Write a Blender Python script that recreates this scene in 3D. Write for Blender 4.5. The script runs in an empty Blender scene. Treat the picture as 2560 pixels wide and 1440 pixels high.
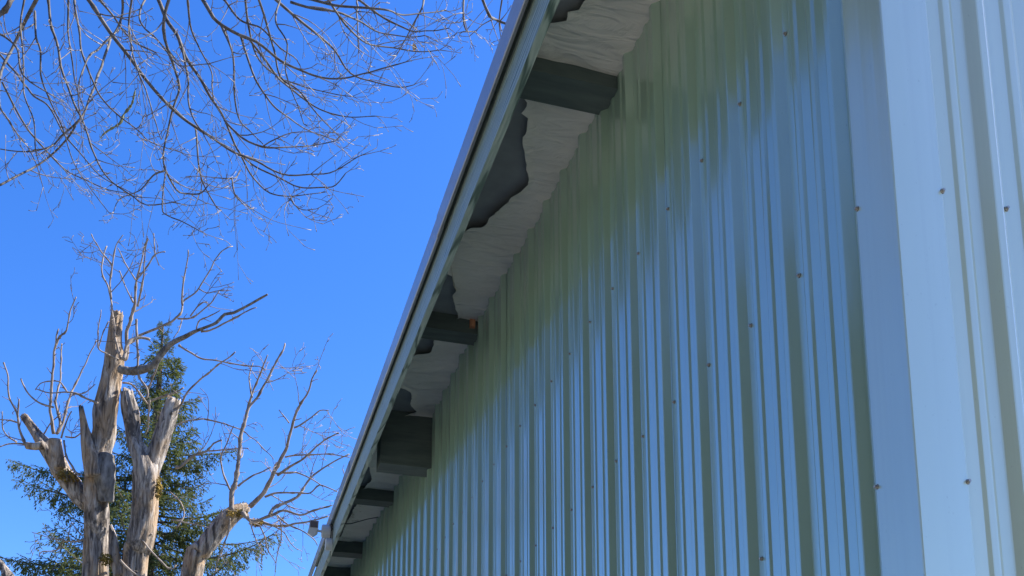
import bpy, math, random
import numpy as np
from mathutils import Vector, Matrix, noise

R = math.radians
C = bpy.context.scene.collection
SC = bpy.context.scene
random.seed(7)

# ------------------------------------------------------------------ camera
CAMZ = 1.6
F, CX, CY = 2563.0, 1280.0, 1707.0          # focal length and principal point of the photo, in its pixels
PITCH, YAW = R(10.8), R(15.94)
fwd = Vector((math.sin(YAW) * math.cos(PITCH), math.cos(YAW) * math.cos(PITCH), math.sin(PITCH)))
rgt = Vector((math.cos(YAW), -math.sin(YAW), 0.0))
upv = rgt.cross(fwd)
cam = bpy.data.objects.new('camera', bpy.data.cameras.new('camera'))
C.objects.link(cam)
cam.matrix_world = Matrix(((rgt.x, upv.x, -fwd.x, 0), (rgt.y, upv.y, -fwd.y, 0), (rgt.z, upv.z, -fwd.z, CAMZ), (0, 0, 0, 1)))
cam.data.sensor_width = 36.0
cam.data.lens = 36.0 * F / 2560.0
cam.data.shift_y = (CY - 720.0) / 2560.0
cam.data.clip_start = 0.05
cam.data.clip_end = 2000.0
SC.camera = cam

# ------------------------------------------------------------------ light
SUN_EL, SUN_AZ = R(46), R(88)                # azimuth clockwise from +Y
w = bpy.data.worlds.new('World'); SC.world = w; w.use_nodes = True
nt = w.node_tree
bg = nt.nodes['Background']
sky = nt.nodes.new('ShaderNodeTexSky')
sky.sky_type = 'NISHITA'; sky.sun_disc = False
sky.sun_elevation = SUN_EL; sky.sun_rotation = SUN_AZ
sky.air_density = 1.0; sky.dust_density = 0.3; sky.ozone_density = 5.0
hs = nt.nodes.new('ShaderNodeHueSaturation')
hs.inputs['Saturation'].default_value = 1.27; hs.inputs['Hue'].default_value = .514
nt.links.new(sky.outputs[0], hs.inputs['Color'])
nt.links.new(hs.outputs[0], bg.inputs['Color'])
bg.inputs['Strength'].default_value = 0.105
sd = bpy.data.lights.new('sun', 'SUN'); sd.energy = 4.2; sd.angle = R(0.53); sd.color = (1.0, 0.95, 0.86)
so = bpy.data.objects.new('sun', sd); C.objects.link(so)
sv = Vector((math.sin(SUN_AZ) * math.cos(SUN_EL), math.cos(SUN_AZ) * math.cos(SUN_EL), math.sin(SUN_EL)))
so.rotation_euler = sv.to_track_quat('Z', 'Y').to_euler(); so.location = (20, -5, 25)
SC.view_settings.view_transform = 'Standard'
SC.view_settings.look = 'None'
SC.view_settings.exposure = 1.52
SC.view_settings.gamma = 1.0
SC.view_settings.use_curve_mapping = False

# ------------------------------------------------------------------ helpers
def at(px, py, depth):
    """a point seen at a pixel of the photo, at a depth along the view axis"""
    d = fwd + rgt * ((px - CX) / F) - upv * ((py - CY) / F)
    return Vector((0, 0, CAMZ)) + d * depth

def tag(o, label=None, cat=None, group=None, kind=None):
    if label: o['label'] = label
    if cat: o['category'] = cat
    if group: o['group'] = group
    if kind: o['kind'] = kind
    return o

def thing(name, label, cat, loc=(0, 0, 0), group=None):
    o = bpy.data.objects.new(name, None); C.objects.link(o)
    o.location = loc; o.empty_display_size = 0.2
    return tag(o, label, cat, group)

def wloc(o):
    v = Vector(o.location)
    while o.parent: o = o.parent; v += Vector(o.location)
    return v

class MB:
    def __init__(s): s.v = []; s.f = []; s.m = []
    def add(s, vs, fs, mi=0):
        b = len(s.v); s.v += [tuple(p) for p in vs]
        s.f += [tuple(b + i for i in f) for f in fs]; s.m += [mi] * len(fs)
    def box(s, x0, x1, y0, y1, z0, z1, mi=0, dz=0.0):
        """box; dz = rise of the y1 end"""
        vs = [(x, y, z + (dz if y == y1 else 0)) for x in (x0, x1) for y in (y0, y1) for z in (z0, z1)]
        s.add(vs, [(0, 1, 3, 2), (4, 6, 7, 5), (0, 4, 5, 1), (2, 3, 7, 6), (0, 2, 6, 4), (1, 5, 7, 3)], mi)
    def tube(s, pts, rad, n=6, cap=True, mi=0, rough=0.0, seed=0.0):
        pts = [Vector(p) for p in pts]
        rings = []; u = None
        for i, p in enumerate(pts):
            t = (pts[min(i + 1, len(pts) - 1)] - pts[max(i - 1, 0)])
            t = t.normalized() if t.length > 1e-9 else Vector((0, 0, 1))
            if u is None:
                u = t.orthogonal().normalized()
            u = (u - t * u.dot(t)); u = u.normalized() if u.length > 1e-6 else t.orthogonal().normalized()
            v = t.cross(u); rr = rad[i]
            ring = []
            for k in range(n):
                a = 2 * math.pi * k / n
                d = u * math.cos(a) + v * math.sin(a)
                r = rr
                if rough:
                    q = Vector((math.cos(a) * 2.2 + seed, math.sin(a) * 2.2, i * 0.11))
                    g_ = abs(noise.noise(Vector((math.cos(a) * 4.5 + seed, math.sin(a) * 4.5, i * .035 + seed))))
                    r *= 1 + rough * (noise.noise(q) + 0.5 * noise.noise(q * 2.7) + (.9 * min(g_, .25) - .15 if n > 12 else 0))
                ring.append(p + d * r)
            rings.append(ring)
        b = len(s.v)
        for r_ in rings: s.v += [tuple(p) for p in r_]
        for i in range(len(rings) - 1):
            for k in range(n):
                k2 = (k + 1) % n
                s.f.append((b + i * n + k, b + i * n + k2, b + (i + 1) * n + k2, b + (i + 1) * n + k)); s.m.append(mi)
        if cap:
            s.f.append(tuple(b + k for k in reversed(range(n)))); s.m.append(mi)
            e = b + (len(rings) - 1) * n
            s.f.append(tuple(e + k for k in range(n))); s.m.append(mi)
    def build(s, name, mats, parent=None, smooth=False, kind=None):
        off = wloc(parent) if parent else Vector((0, 0, 0))
        me = bpy.data.meshes.new(name)
        me.from_pydata([(x - off.x, y - off.y, z - off.z) for x, y, z in s.v], [], s.f)
        if not isinstance(mats, (list, tuple)): mats = [mats]
        for m in mats: me.materials.append(m)
        if len(mats) > 1: me.polygons.foreach_set('material_index', s.m)
        if smooth: me.polygons.foreach_set('use_smooth', [True] * len(me.polygons))
        me.update()
        o = bpy.data.objects.new(name, me); C.objects.link(o)
        if parent: o.parent = parent
        if kind: o['kind'] = kind
        return o

def inst(o, parent, loc, rot=None, scale=None):
    c = o.copy(); C.objects.link(c); c.parent = parent; c.location = loc
    if rot is not None: c.rotation_euler = rot
    if scale is not None: c.scale = (scale,) * 3
    return c

def smooth_path(pts, rad, step):
    """Catmull-Rom through points with radii"""
    P = [Vector(p) for p in pts]
    if len(P) < 2: return P, rad
    o, rr = [], []
    for i in range(len(P) - 1):
        p0 = P[max(i - 1, 0)]; p1 = P[i]; p2 = P[i + 1]; p3 = P[min(i + 2, len(P) - 1)]
        n = max(1, int(round((p2 - p1).length / step)))
        for k in range(n):
            t = k / n
            o.append(0.5 * ((2 * p1) + (p2 - p0) * t + (2 * p0 - 5 * p1 + 4 * p2 - p3) * t * t + (3 * p1 - p0 - 3 * p2 + p3) * t ** 3))
            rr.append(rad[i] * (1 - t) + rad[i + 1] * t)
    o.append(P[-1]); rr.append(rad[-1])
    return o, rr

# ------------------------------------------------------------------ materials
def mat(name, color=(.5, .5, .5), rough=.5, spec=None, ior=None, coat=0, coat_ior=1.5, coat_rough=.05, metal=0):
    m = bpy.data.materials.new(name); m.use_nodes = True
    b = m.node_tree.nodes['Principled BSDF']
    b.inputs['Base Color'].default_value = (*color, 1); b.inputs['Roughness'].default_value = rough
    b.inputs['Metallic'].default_value = metal
    if ior: b.inputs['IOR'].default_value = ior
    if spec is not None: b.inputs['Specular IOR Level'].default_value = spec
    b.inputs['Coat Weight'].default_value = coat; b.inputs['Coat IOR'].default_value = coat_ior; b.inputs['Coat Roughness'].default_value = coat_rough
    return m

def N(m, t, **kw):
    n = m.node_tree.nodes.new(t)
    for k, v in kw.items():
        if k in n.inputs: n.inputs[k].default_value = v
        else: setattr(n, k, v)
    return n

def L(m, a, b): m.node_tree.links.new(a, b)

def coords(m, scale=(1, 1, 1)):
    tc = N(m, 'ShaderNodeTexCoord'); mp = N(m, 'ShaderNodeMapping')
    mp.inputs['Scale'].default_value = scale
    L(m, tc.outputs['Object'], mp.inputs['Vector'])
    return mp.outputs[0]

def ramp(m, fac, stops):
    r = N(m, 'ShaderNodeValToRGB'); cr = r.color_ramp
    while len(cr.elements) > 1: cr.elements.remove(cr.elements[-1])
    cr.elements[0].position = stops[0][0]; cr.elements[0].color = (*stops[0][1], 1)
    for p, c in stops[1:]:
        e = cr.elements.new(p); e.color = (*c, 1)
    L(m, fac, r.inputs[0]); return r.outputs[0]

def nz(m, vec, scale, detail=4, rough=.55, dist=0):
    n = N(m, 'ShaderNodeTexNoise'); n.inputs['Scale'].default_value = scale; n.inputs['Detail'].default_value = detail
    n.inputs['Roughness'].default_value = rough; n.inputs['Distortion'].default_value = dist
    L(m, vec, n.inputs['Vector']); return n.outputs['Fac']

def bump(m, h, strength, dist):
    b = N(m, 'ShaderNodeBump'); b.inputs['Strength'].default_value = strength; b.inputs['Distance'].default_value = dist
    L(m, h, b.inputs['Height']); L(m, b.outputs[0], m.node_tree.nodes['Principled BSDF'].inputs['Normal']); return b

def base(m): return m.node_tree.nodes['Principled BSDF'].inputs['Base Color']

def mix(m, fac, a, b, mode='MIX'):
    n = N(m, 'ShaderNodeMix', data_type='RGBA', blend_type=mode)
    for sock, val in ((n.inputs[0], fac), (n.inputs[6], a), (n.inputs[7], b)):
        if hasattr(val, 'links'): L(m, val, sock)
        else: sock.default_value = val if isinstance(val, float) else (*val, 1)
    return n.outputs[2]

M = {}
def painted_metal(name, col, col2, ci=2.4):
    m = mat(name, col, .30, ior=1.6, coat=1, coat_ior=ci, coat_rough=.055, metal=.08)
    v = coords(m, (1, 1, .22)); f = nz(m, v, 5, 5)
    c = ramp(m, f, [(.3, col2), (.62, col)])
    d = nz(m, coords(m, (1, 1, .6)), 160, 2, .5)
    c = mix(m, ramp(m, d, [(.70, (0, 0, 0)), (.78, (.35, .35, .35))]), c, tuple(x * .55 for x in col))
    st_ = nz(m, coords(m, (26, 26, .35)), 1.6, 6, .6)
    c = mix(m, ramp(m, st_, [(.48, (0, 0, 0)), (.72, (.30, .30, .30))]), c, tuple(min(1, x * .72 + .05) for x in col))
    L(m, c, base(m))
    wv = nz(m, coords(m, (1, 1, .16)), 9, 2, .4)          # oil-canning of thin sheet
    bb = bump(m, wv, .22, .006)
    L(m, bb.outputs[0], m.node_tree.nodes['Principled BSDF'].inputs['Coat Normal'])
    cr = nz(m, coords(m, (1, 1, .2)), 14, 3)
    L(m, ramp(m, cr, [(.3, (.09,) * 3), (.7, (.19,) * 3)]), m.node_tree.nodes['Principled BSDF'].inputs['Coat Roughness'])
    return m
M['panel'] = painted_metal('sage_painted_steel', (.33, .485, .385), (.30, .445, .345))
M['trim'] = painted_metal('sage_trim_steel_glare', (.48, .60, .495), (.45, .565, .46), 1.9)  # same paint as the wall panels; glare at the corner is put into this paler colour
M['gable'] = painted_metal('sage_gable_steel_glare', (.55, .66, .545), (.51, .62, .50), 1.7)  # wall paint again, paled and dulled to stand in for the veil of glare
M['edge'] = mat('roof_edge_steel', (.46, .48, .52), .35, ior=1.6, coat=.6, coat_rough=.1)
L(M['edge'], ramp(M['edge'], nz(M['edge'], coords(M['edge'], (1, .15, 1)), 8), [(.3, (.20, .21, .235)), (.7, (.27, .28, .31))]), base(M['edge']))
M['screw'] = mat('weathered_screw', (.16, .15, .13), .5, metal=.5)
L(M['screw'], ramp(M['screw'], nz(M['screw'], coords(M['screw']), 300), [(.4, (.26, .25, .235)), (.6, (.46, .44, .415))]), base(M['screw']))
M['washer'] = mat('rubber_washer', (.12, .12, .12), .8)

# fascia: green paint over embossed wood grain
m = M['fascia'] = mat('grained_fascia_paint', (.38, .47, .43), .5, ior=1.5, coat=.25, coat_rough=.25)
v = coords(m, (3.0, .22, 3.0))
wv = N(m, 'ShaderNodeTexWave', wave_type='BANDS', bands_direction='Z')
wv.inputs['Scale'].default_value = 7; wv.inputs['Distortion'].default_value = 9; wv.inputs['Detail'].default_value = 3
wv.inputs['Detail Scale'].default_value = .9; L(m, v, wv.inputs['Vector'])
L(m, ramp(m, wv.outputs['Fac'], [(0, (.07, .12, .10)), (.2, (.27, .36, .32)), (.6, (.33, .42, .38)), (1, (.29, .38, .34))]), base(m))
bump(m, wv.outputs['Fac'], .55, .006)
m = M['rafter'] = mat('rafter_paint', (.15, .20, .18), .7)
L(m, ramp(m, nz(m, coords(m, (.6, 4, 4)), 9, 5), [(.3, (.065, .09, .088)), (.7, (.10, .132, .126))]), base(m))
m = M['insul'] = mat('white_vinyl_blanket', (.4, .37, .33), .6)
L(m, ramp(m, nz(m, coords(m), 4, 6), [(.3, (.68, .665, .61)), (.7, (.83, .81, .76))]), base(m))
bump(m, nz(m, coords(m, (1, 3, 1)), 6, 4, .5, 1.2), .45, .04)
m = M['felt'] = mat('black_underlay', (.07, .075, .085), .85)
L(m, ramp(m, nz(m, coords(m), 7, 5), [(.3, (.22, .245, .265)), (.7, (.31, .34, .365))]), base(m))
M['foil'] = mat('torn_foil', (.6, .56, .48), .4)
M['orange'] = mat('raw_wood_block', (.52, .24, .13), .8)
L(M['orange'], ramp(M['orange'], nz(M['orange'], coords(M['orange'], (30, 30, 6)), 3), [(.3, (.40, .17, .09)), (.7, (.58, .29, .16))]), base(M['orange']))
def noisy(name, a, b, scale, rough, vs=(1, 1, 1), bs=0, bd=.01, lo=.3, hi=.7, sp=.15):
    m = mat(name, a, rough); f = nz(m, coords(m, vs), scale, 6)
    L(m, ramp(m, f, [(lo, a), (hi, b)]), base(m))
    if bs: bump(m, f, bs, bd)
    m.node_tree.nodes['Principled BSDF'].inputs['Specular IOR Level'].default_value = sp
    return m
M['lamp'] = noisy('lamp_casing', (.60, .61, .60), (.72, .73, .72), 20, .4)
M['lampglass'] = mat('lamp_glass', (.16, .115, .085), .35, spec=.2)
M['dark'] = mat('dark_rubber', (.03, .03, .03), .6)
M['ground'] = noisy('grass_and_gravel', (.16, .155, .11), (.36, .33, .28), 1.3, .95, bs=.5, bd=.05)

# bark of the bare tree overhead
M['bark'] = noisy('maple_bark', (.045, .04, .038), (.18, .165, .152), 14, .75, (1, 1, 1), .5, .004)
M['twig'] = noisy('maple_twig', (.07, .06, .055), (.32, .285, .26), 9, .55)
M['lichen'] = noisy('lichen_bark', (.09, .10, .035), (.30, .30, .17), 22, .9, bs=.8, bd=.01)
M['leaf'] = noisy('dry_leaf', (.42, .27, .14), (.6, .42, .25), 40, .7)

# dead tree: grey weathered wood, tan where the bark fell lately
m = M['deadwood'] = mat('weathered_wood', (.4, .37, .33), .8)
v1 = coords(m, (1, 1, .11)); f1 = nz(m, v1, 13, 9, .68, .5)
v2 = coords(m, (1, 1, .5)); f2 = nz(m, v2, 1.9, 4, .6)
grey = ramp(m, f1, [(.35, (.022, .018, .015)), (.45, (.14, .113, .092)), (.56, (.38, .325, .275)), (.75, (.58, .52, .455))])
tan = ramp(m, f1, [(.33, (.05, .03, .018)), (.46, (.30, .20, .115)), (.75, (.54, .40, .27))])
c1 = mix(m, ramp(m, f2, [(.49, (0, 0, 0)), (.60, (1, 1, 1))]), grey, tan)
f3 = nz(m, coords(m, (1, 1, .7)), 3.1, 5, .65)
c2 = mix(m, ramp(m, f3, [(.60, (0, 0, 0)), (.66, (1, 1, 1))]), c1, (.075, .06, .05))
L(m, c2, base(m)); bump(m, f1, 1.0, .06)
M['deadbark'] = noisy('grey_rough_bark', (.055, .048, .042), (.27, .25, .23), 12, .9, (1, 1, .35), 1.0, .05)
M['deadtwig'] = noisy('dead_branch', (.12, .094, .076), (.40, .33, .27), 7, .7, (1, 1, .6), .4, .01)
M['deadtwig2'] = noisy('dead_twig', (.08, .061, .049), (.26, .21, .17), 7, .8)
M['moss'] = noisy('brown_moss', (.16, .11, .025), (.30, .20, .05), 12, .95)
m = M['needle'] = mat('conifer_needle', (.035, .06, .03), .6)
inf = N(m, 'ShaderNodeObjectInfo')
f = nz(m, coords(m), 2.2, 3)
ca = ramp(m, f, [(.3, (.035, .055, .028)), (.55, (.06, .085, .035)), (.75, (.11, .125, .045))])
cb = mix(m, inf.outputs['Random'], ca, (.10, .11, .045))
cc = mix(m, .4, ca, cb)
L(m, cc, base(m)); m.node_tree.nodes['Principled BSDF'].inputs['Specular IOR Level'].default_value = .12
tl = N(m, 'ShaderNodeBsdfTranslucent'); ms_ = N(m, 'ShaderNodeMixShader'); ms_.inputs[0].default_value = .35
L(m, mix(m, .6, cc, (.14, .16, .04)), tl.inputs['Color'])
L(m, m.node_tree.nodes['Principled BSDF'].outputs[0], ms_.inputs[1]); L(m, tl.outputs[0], ms_.inputs[2])
L(m, ms_.outputs[0], m.node_tree.nodes['Material Output'].inputs['Surface'])
M['conbark'] = noisy('conifer_bark', (.07, .055, .045), (.16, .13, .11), 10, .9, (1, 1, .4), .6, .02)

# ------------------------------------------------------------------ ground
g = MB(); n = 40; ext = 700.0
def gz(x, y): return 0.0 if abs(x) < 25 and abs(y) < 40 else min(0.0, 0.35 * noise.noise(Vector((x * .02, y * .02, 0))))
ax = [ext * (abs(t) ** 2.2) * (1 if t > 0 else -1) for t in np.linspace(-1, 1, n)]
for y in ax:
    for x in ax: g.v.append((x, y, gz(x, y)))
for j in range(n - 1):
    for i in range(n - 1):
        g.f.append((j * n + i, j * n + i + 1, (j + 1) * n + i + 1, (j + 1) * n + i)); g.m.append(0)
tag(g.build('ground', M['ground'], None, True), kind='structure')

# ------------------------------------------------------------------ the metal building
WX = 1.2325            # wall flats, long side
CYN = 1.535            # wall flats, near end
P9 = 0.2286            # rib spacing
NR = 4                 # ribs per panel
YEND = 15.0
WTOP = 4.9
XEND = 11.0
bld = thing('metal_building', 'sage green ribbed metal building with overhanging eave', 'building', (WX, CYN, 0))

# profile of one rib period, near (small y) to far: (offset, height)
PROF = [(0.0, 0), (.003, .0012), (.020, .0205), (.023, .0215), (.037, .0215), (.040, .0205), (.060, .0012), (.063, 0),
        (.100, 0), (.1015, .0008), (.1075, .0046), (.1105, .0050), (.123, .0050), (.1265, .0046), (.1345, .0005), (.136, 0),
        (.171, 0), (.1725, .0008), (.1785, .0046), (.1815, .0050), (.192, .0050), (.1955, .0046), (.2035, .0005), (.205, 0)]
def panel_profile(nr=NR, last=True):
    pr = []
    for k in range(nr):
        pr += [(k * P9 + a, h) for a, h in PROF]
    pr.append((nr * P9, 0))
    return pr
Y0 = 2.812 - 5 * P9      # near foot of the first rib beside the corner trim
ZS = [0.15, 1.2, 2.2, 3.2, 4.2, WTOP]
def wall_panel(make, nr=NR, lap=.004):
    b = MB(); pr = panel_profile(nr); pr = pr + [(nr * P9 + .02, 0.0)]
    for z in ZS:
        for a, h in pr: b.v.append(make(a, h, z))
    k = len(pr)
    for j in range(len(ZS) - 1):
        for i in range(k - 1):
            b.f.append((j * k + i, j * k + i + 1, (j + 1) * k + i + 1, (j + 1) * k + i)); b.m.append(0)
    return b
# screw: washer, hexagonal flange and head, on a wall facing -x
sw = MB()
def disc(mb, r, x0, x1, n, mi):
    a = [(x0, r * math.cos(6.2832 * k / n), r * math.sin(6.2832 * k / n)) for k in range(n)]
    c = [(x1, y * .92, z * .92) for _, y, z in a]
    mb.add(a + c, [(k, (k + 1) % n, n + (k + 1) % n, n + k) for k in range(n)] + [tuple(n + k for k in range(n))], mi)
disc(sw, .0066, 0, -.0018, 10, 1); disc(sw, .0060, -.0018, -.0032, 10, 0); disc(sw, .0042, -.0032, -.0085, 6, 0)
screw_me = bpy.data.meshes.new('screw'); screw_me.from_pydata(sw.v, [], sw.f)
screw_me.transform(Matrix.Scale(.86, 4)); screw_me.materials.append(M['screw']); screw_me.materials.append(M['washer']); screw_me.polygons.foreach_set('material_index', sw.m)
rs = random.Random(5)
def screw(parent, p, rotz=0.0):
    o = bpy.data.objects.new('screw', screw_me); C.objects.link(o); o.parent = parent
    o.location = Vector(p) - wloc(parent); o.rotation_euler = (rs.uniform(0, 1), rs.uniform(-.12, .12), rotz + rs.uniform(-.1, .1))
ROWS = [CAMZ + z for z in (2.63, 2.015, 1.377, .762, .15)]
npan = int((YEND - Y0) / (NR * P9)) + 1
proto = None
for i in range(npan):
    ya = Y0 + i * NR * P9
    if proto is None:
        b = wall_panel(lambda a, h, z: (WX - h, Y0 + a, z)); b.build('wall_panel', M['panel'], bld); proto = C.objects['wall_panel']
        p = proto
    else:
        p = inst(proto, bld, (rs.uniform(-.0006, .0006) - .0011 * (i % 2), i * NR * P9, 0))
    for k in range(NR):
        y = ya + k * P9
        for z in ROWS:
            if z > 3.95 or (y > 10.5): continue
            if i == 0 and k == 0: continue
            if z < 2.0 or (z < 2.6 and y < 1.9): continue
            screw(p, (WX, y - .010 + rs.uniform(-.003, .003), z + rs.uniform(-.006, .006)))
# near gable end, facing -y
GX0 = 1.458 - .030 - P9
gp = None
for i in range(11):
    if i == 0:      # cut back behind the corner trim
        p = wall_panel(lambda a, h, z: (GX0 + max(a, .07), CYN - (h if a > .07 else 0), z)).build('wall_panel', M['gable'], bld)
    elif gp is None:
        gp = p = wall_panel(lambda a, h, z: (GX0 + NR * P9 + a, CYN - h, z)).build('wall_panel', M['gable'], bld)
    else:
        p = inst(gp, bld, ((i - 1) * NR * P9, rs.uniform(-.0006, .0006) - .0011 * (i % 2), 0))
    for k in range(NR):
        x = GX0 + (i * NR + k) * P9
        if x > 2.4 or x < 1.3: continue
        for z in (2.345, 2.953):
            screw(p, (x + .066, CYN, z + rs.uniform(-.004, .004)), math.pi / 2)
# gable triangle above, far wall and the hidden sides
ap = MB()
ap.add([(GX0, CYN + .002, WTOP), (GX0 + 11 * NR * P9, CYN + .002, WTOP), ((WX + XEND) / 2, CYN + .002, WTOP + 1.6)], [(0, 1, 2)])
ap.build('gable_panel', M['panel'], bld)
ap = MB(); ap.box(GX0 + 10.05, GX0 + 10.1, CYN + .05, YEND, 0, WTOP); ap.box(WX + .05, GX0 + 10.05, YEND - .05, YEND, 0, WTOP); ap.build('wall', M['panel'], bld)
ap = MB(); ap.box(WX + .012, WX + .10, CYN + .02, YEND - .06, 0, 3.9); ap.build('girt_backing', M['rafter'], bld)

# corner trim: a folded flashing with a rolled nose and hemmed edges
tr = MB()
EX, EY = 1.2115, 1.5148
leg1 = [(WX + .0005, 1.6700), (WX - .0055, 1.6585), (WX - .0085, 1.6530), (WX - .0095, 1.640), (WX - .012, 1.600), (WX - .0165, 1.555), (EX, EY + .004)]
leg2 = [(EX + .0005, EY + .001), (EX + .002, EY), (EX + .045, EY + .0028), (EX + .090, EY + .0065), (EX + .118, EY + .0095), (EX + .1225, EY + .0125), (EX + .1245, EY + .0185)]
pr = leg1 + leg2
for z in (.12, 1.5, 3, 4.9):
    for x, y in pr: tr.v.append((x, y, z))
k = len(pr)
for j in range(3):
    for i in range(k - 1): tr.f.append((j * k + i, j * k + i + 1, (j + 1) * k + i + 1, (j + 1) * k + i)); tr.m.append(0)
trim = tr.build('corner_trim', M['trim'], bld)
for z in (CAMZ + 1.377, CAMZ + .762):
    screw(trim, (WX - .0085, 1.650, z)); screw(trim, (EX + .1195, EY + .0102, z - .026), math.pi / 2)

# eave: everything rises a little along +y (the eave runs out of level by 2 degrees)
SL = .0386
SL = .0386
def rfz(x, y): return ez(y) + .38 + .016 * (y - 3) + (x - FXI) * .25
def ez(y): return CAMZ + 2.400 + SL * y
FXO, FXI = .803, .831
YA, YB = 1.40, 10.75
fb = MB(); fb.box(FXO, FXI, YA, 7.35, ez(YA), ez(YA) + .198, dz=SL * (7.35 - YA)); fb.build('fascia_board', M['fascia'], bld)
fb = MB(); fb.box(FXO, FXI, 7.353, YB, ez(7.353), ez(7.353) + .198, dz=SL * (YB - 7.353)); fb.build('fascia_board', M['fascia'], bld)
# roof edge flashing: vertical face standing off the fascia, lower lip, two lengths lapped
def drip(y0, y1, dx):
    d = MB()
    pr = [(FXI + .034, .385), (FXI + .02, .33), (.778 + dx, .250), (.774 + dx, .246), (.774 + dx, .150), (.777 + dx, .1465), (.788 + dx, .1505)]
    for y in (y0, y1):
        for x, z in pr: d.v.append((x, y, ez(y) + z + (.016 * (y - 3) if z > .3 else .004 * (y - 5) if z > .2 else .0065 * (y - 5))))
    k = len(pr)
    d.f += [(i, i + 1, k + i + 1, k + i) for i in range(k - 1)]; d.m += [0] * (k - 1)
    return d.build('drip_edge', M['edge'], bld)
drip(YA - .03, 3.88, -.0015); drip(3.80, 7.0, .0015); drip(6.94, YB + .02, -.001)
ec = MB(); ec.box(.762, FXI + .06, YB + .021, YB + .06, ez(YB) + .14, ez(YB) + .31); ec.build('end_cap', M['dark'], bld)
# roof sheets, ribbed, over the eave (3 in 12)
for i in range(int((YB - YA) / .9144) + 1):
    ya = YA + i * .9144; yb = min(ya + .9144, YB)
    rf = MB(); pr = [(a, h) for a, h in panel_profile() if ya + a <= yb + .001]
    for x in (FXI + .03, (WX + XEND) / 2):
        for a, h in pr: rf.v.append((x, ya + a, rfz(x, ya + a) + h + (.0012 if i % 2 else 0)))
    k = len(pr); rf.f += [(j, j + 1, k + j + 1, k + j) for j in range(k - 1)]; rf.m += [0] * (k - 1)
    rf.build('roof_panel', M['edge'], bld)
rf = MB()
xr, xe = (WX + XEND) / 2, XEND + .6
for y in (YA, YB):
    for x, z in ((xr, rfz(xr, y)), (xe, ez(y) + .1)): rf.v.append((x, y, z))
rf.f.append((0, 1, 3, 2)); rf.m.append(0); rf.build('roof_slope', M['edge'], bld)

# rafter tails under the eave
def rafter(y0, y1, zb, zt, name='rafter_tail', x0=.895, x1=WX + .01):
    b = MB(); b.box(x0, x1, y0, y1, CAMZ + zb, CAMZ + zt); return b.build(name, M['rafter'], bld)
rafter(1.56, 1.64, 2.70, 2.86)
rafter(2.945, 3.082, 2.744, 2.93)
rafter(4.965, 5.085, 2.898, 3.08)
beam = rafter(6.24, 6.40, 2.640, 3.02, 'beam_end'); beam['label'] = 'deeper beam end hanging lower than the rafter tails'
rafter(7.77, 7.90, 2.965, 3.12)
rafter(9.50, 9.66, 3.07, 3.25)
rafter(10.57, 10.75, 3.10, 3.32)
# white insulation blanket sagging between the tails; outer edge torn, black underlay above
RZ = lambda y: CAMZ + float(np.interp(y, [1.4, 2.94, 4.96, 6.3, 7.77, 9.5, 11.6], [2.70, 2.785, 2.965, 2.985, 3.045, 3.175, 3.30]))
fe = MB(); ys = np.linspace(YA + .02, YB - .02, 90)
for y in ys:
    for x in (FXI + .001, 1.05, WX + .06): fe.v.append((x, y, RZ(y) + .032))
for j in range(89):
    for i in range(2): fe.f.append((j * 3 + i, j * 3 + i + 1, j * 3 + i + 4, j * 3 + i + 3)); fe.m.append(0)
fe.build('underlay', M['felt'], bld)
E0 = FXI + .004
bays = [(1.645, 2.944, [(1.645, 1.02), (2.649, .999), (2.696, 1.0), (2.704, .962), (2.753, .968), (2.77, .90), (2.80, E0), (2.944, E0)], 11),
        (3.083, 4.964, [(3.083, .90), (3.14, .93), (3.176, .965), (3.231, .963), (3.237, .995), (3.367, 1.004), (3.596, 1.096), (3.651, 1.109), (3.788, 1.064), (3.933, 1.017), (4.022, 1.014), (4.038, .966), (4.10, .94), (4.123, E0), (4.44, E0), (4.486, .974), (4.618, 1.024), (4.706, 1.027), (4.916, 1.103), (4.964, 1.11)], 23),
        (5.086, 6.239, [(5.086, 1.02), (5.349, 1.045), (5.397, .965), (5.47, .94), (5.498, E0), (5.80, E0), (5.841, .979), (5.882, 1.032), (6.053, 1.053), (6.158, 1.114), (6.239, 1.05)], 37),
        (6.401, 7.769, [(6.401, E0), (7.2, .95), (7.525, 1.02), (7.769, .98)], 41),
        (7.901, 9.499, [(7.901, .97), (8.126, .99), (8.9, .97), (9.3, .985), (9.499, .95)], 53),
        (9.661, 10.569, [(9.661, E0), (10.569, E0)], 61)]
for y0, y1, edge, sd_ in bays:
    b = MB(); ny = int((y1 - y0) / .018); nx = 34
    for j in range(ny + 1):
        y = y0 + (y1 - y0) * j / ny
        t = (y - y0) / (y1 - y0)
        xo = float(np.interp(y, [e[0] for e in edge], [e[1] for e in edge]))
        if xo > E0 + .02: xo += .010 * noise.noise(Vector((y * 14, sd_, 0))) + .007 * noise.noise(Vector((y * 46, sd_, 3)))
        for i in range(nx + 1):
            s = i / nx; x = xo + (WX + .012 - xo) * s
            q = Vector((x * 3.2, y * 4.0, sd_))
            z = RZ(y) + .012 * noise.noise(q) + .018 * (1 - math.sin(math.pi * t)) * .6
            fold = noise.noise(Vector((x * 1.3, y * 17 + 5 * noise.noise(q * .6), sd_ + 9)))
            z += (.010 if y > 5 else .0045) * fold
            z -= .010 * max(0, 1 - s * 6) * (1 if xo > E0 + .02 else 0)
            b.v.append((x, y, z))
    k = nx + 1
    for j in range(ny):
        for i in range(nx): b.f.append((j * k + i, j * k + i + 1, (j + 1) * k + i + 1, (j + 1) * k + i)); b.m.append(0)
    b.build('insulation_sheet', M['insul'], bld, True)
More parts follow.
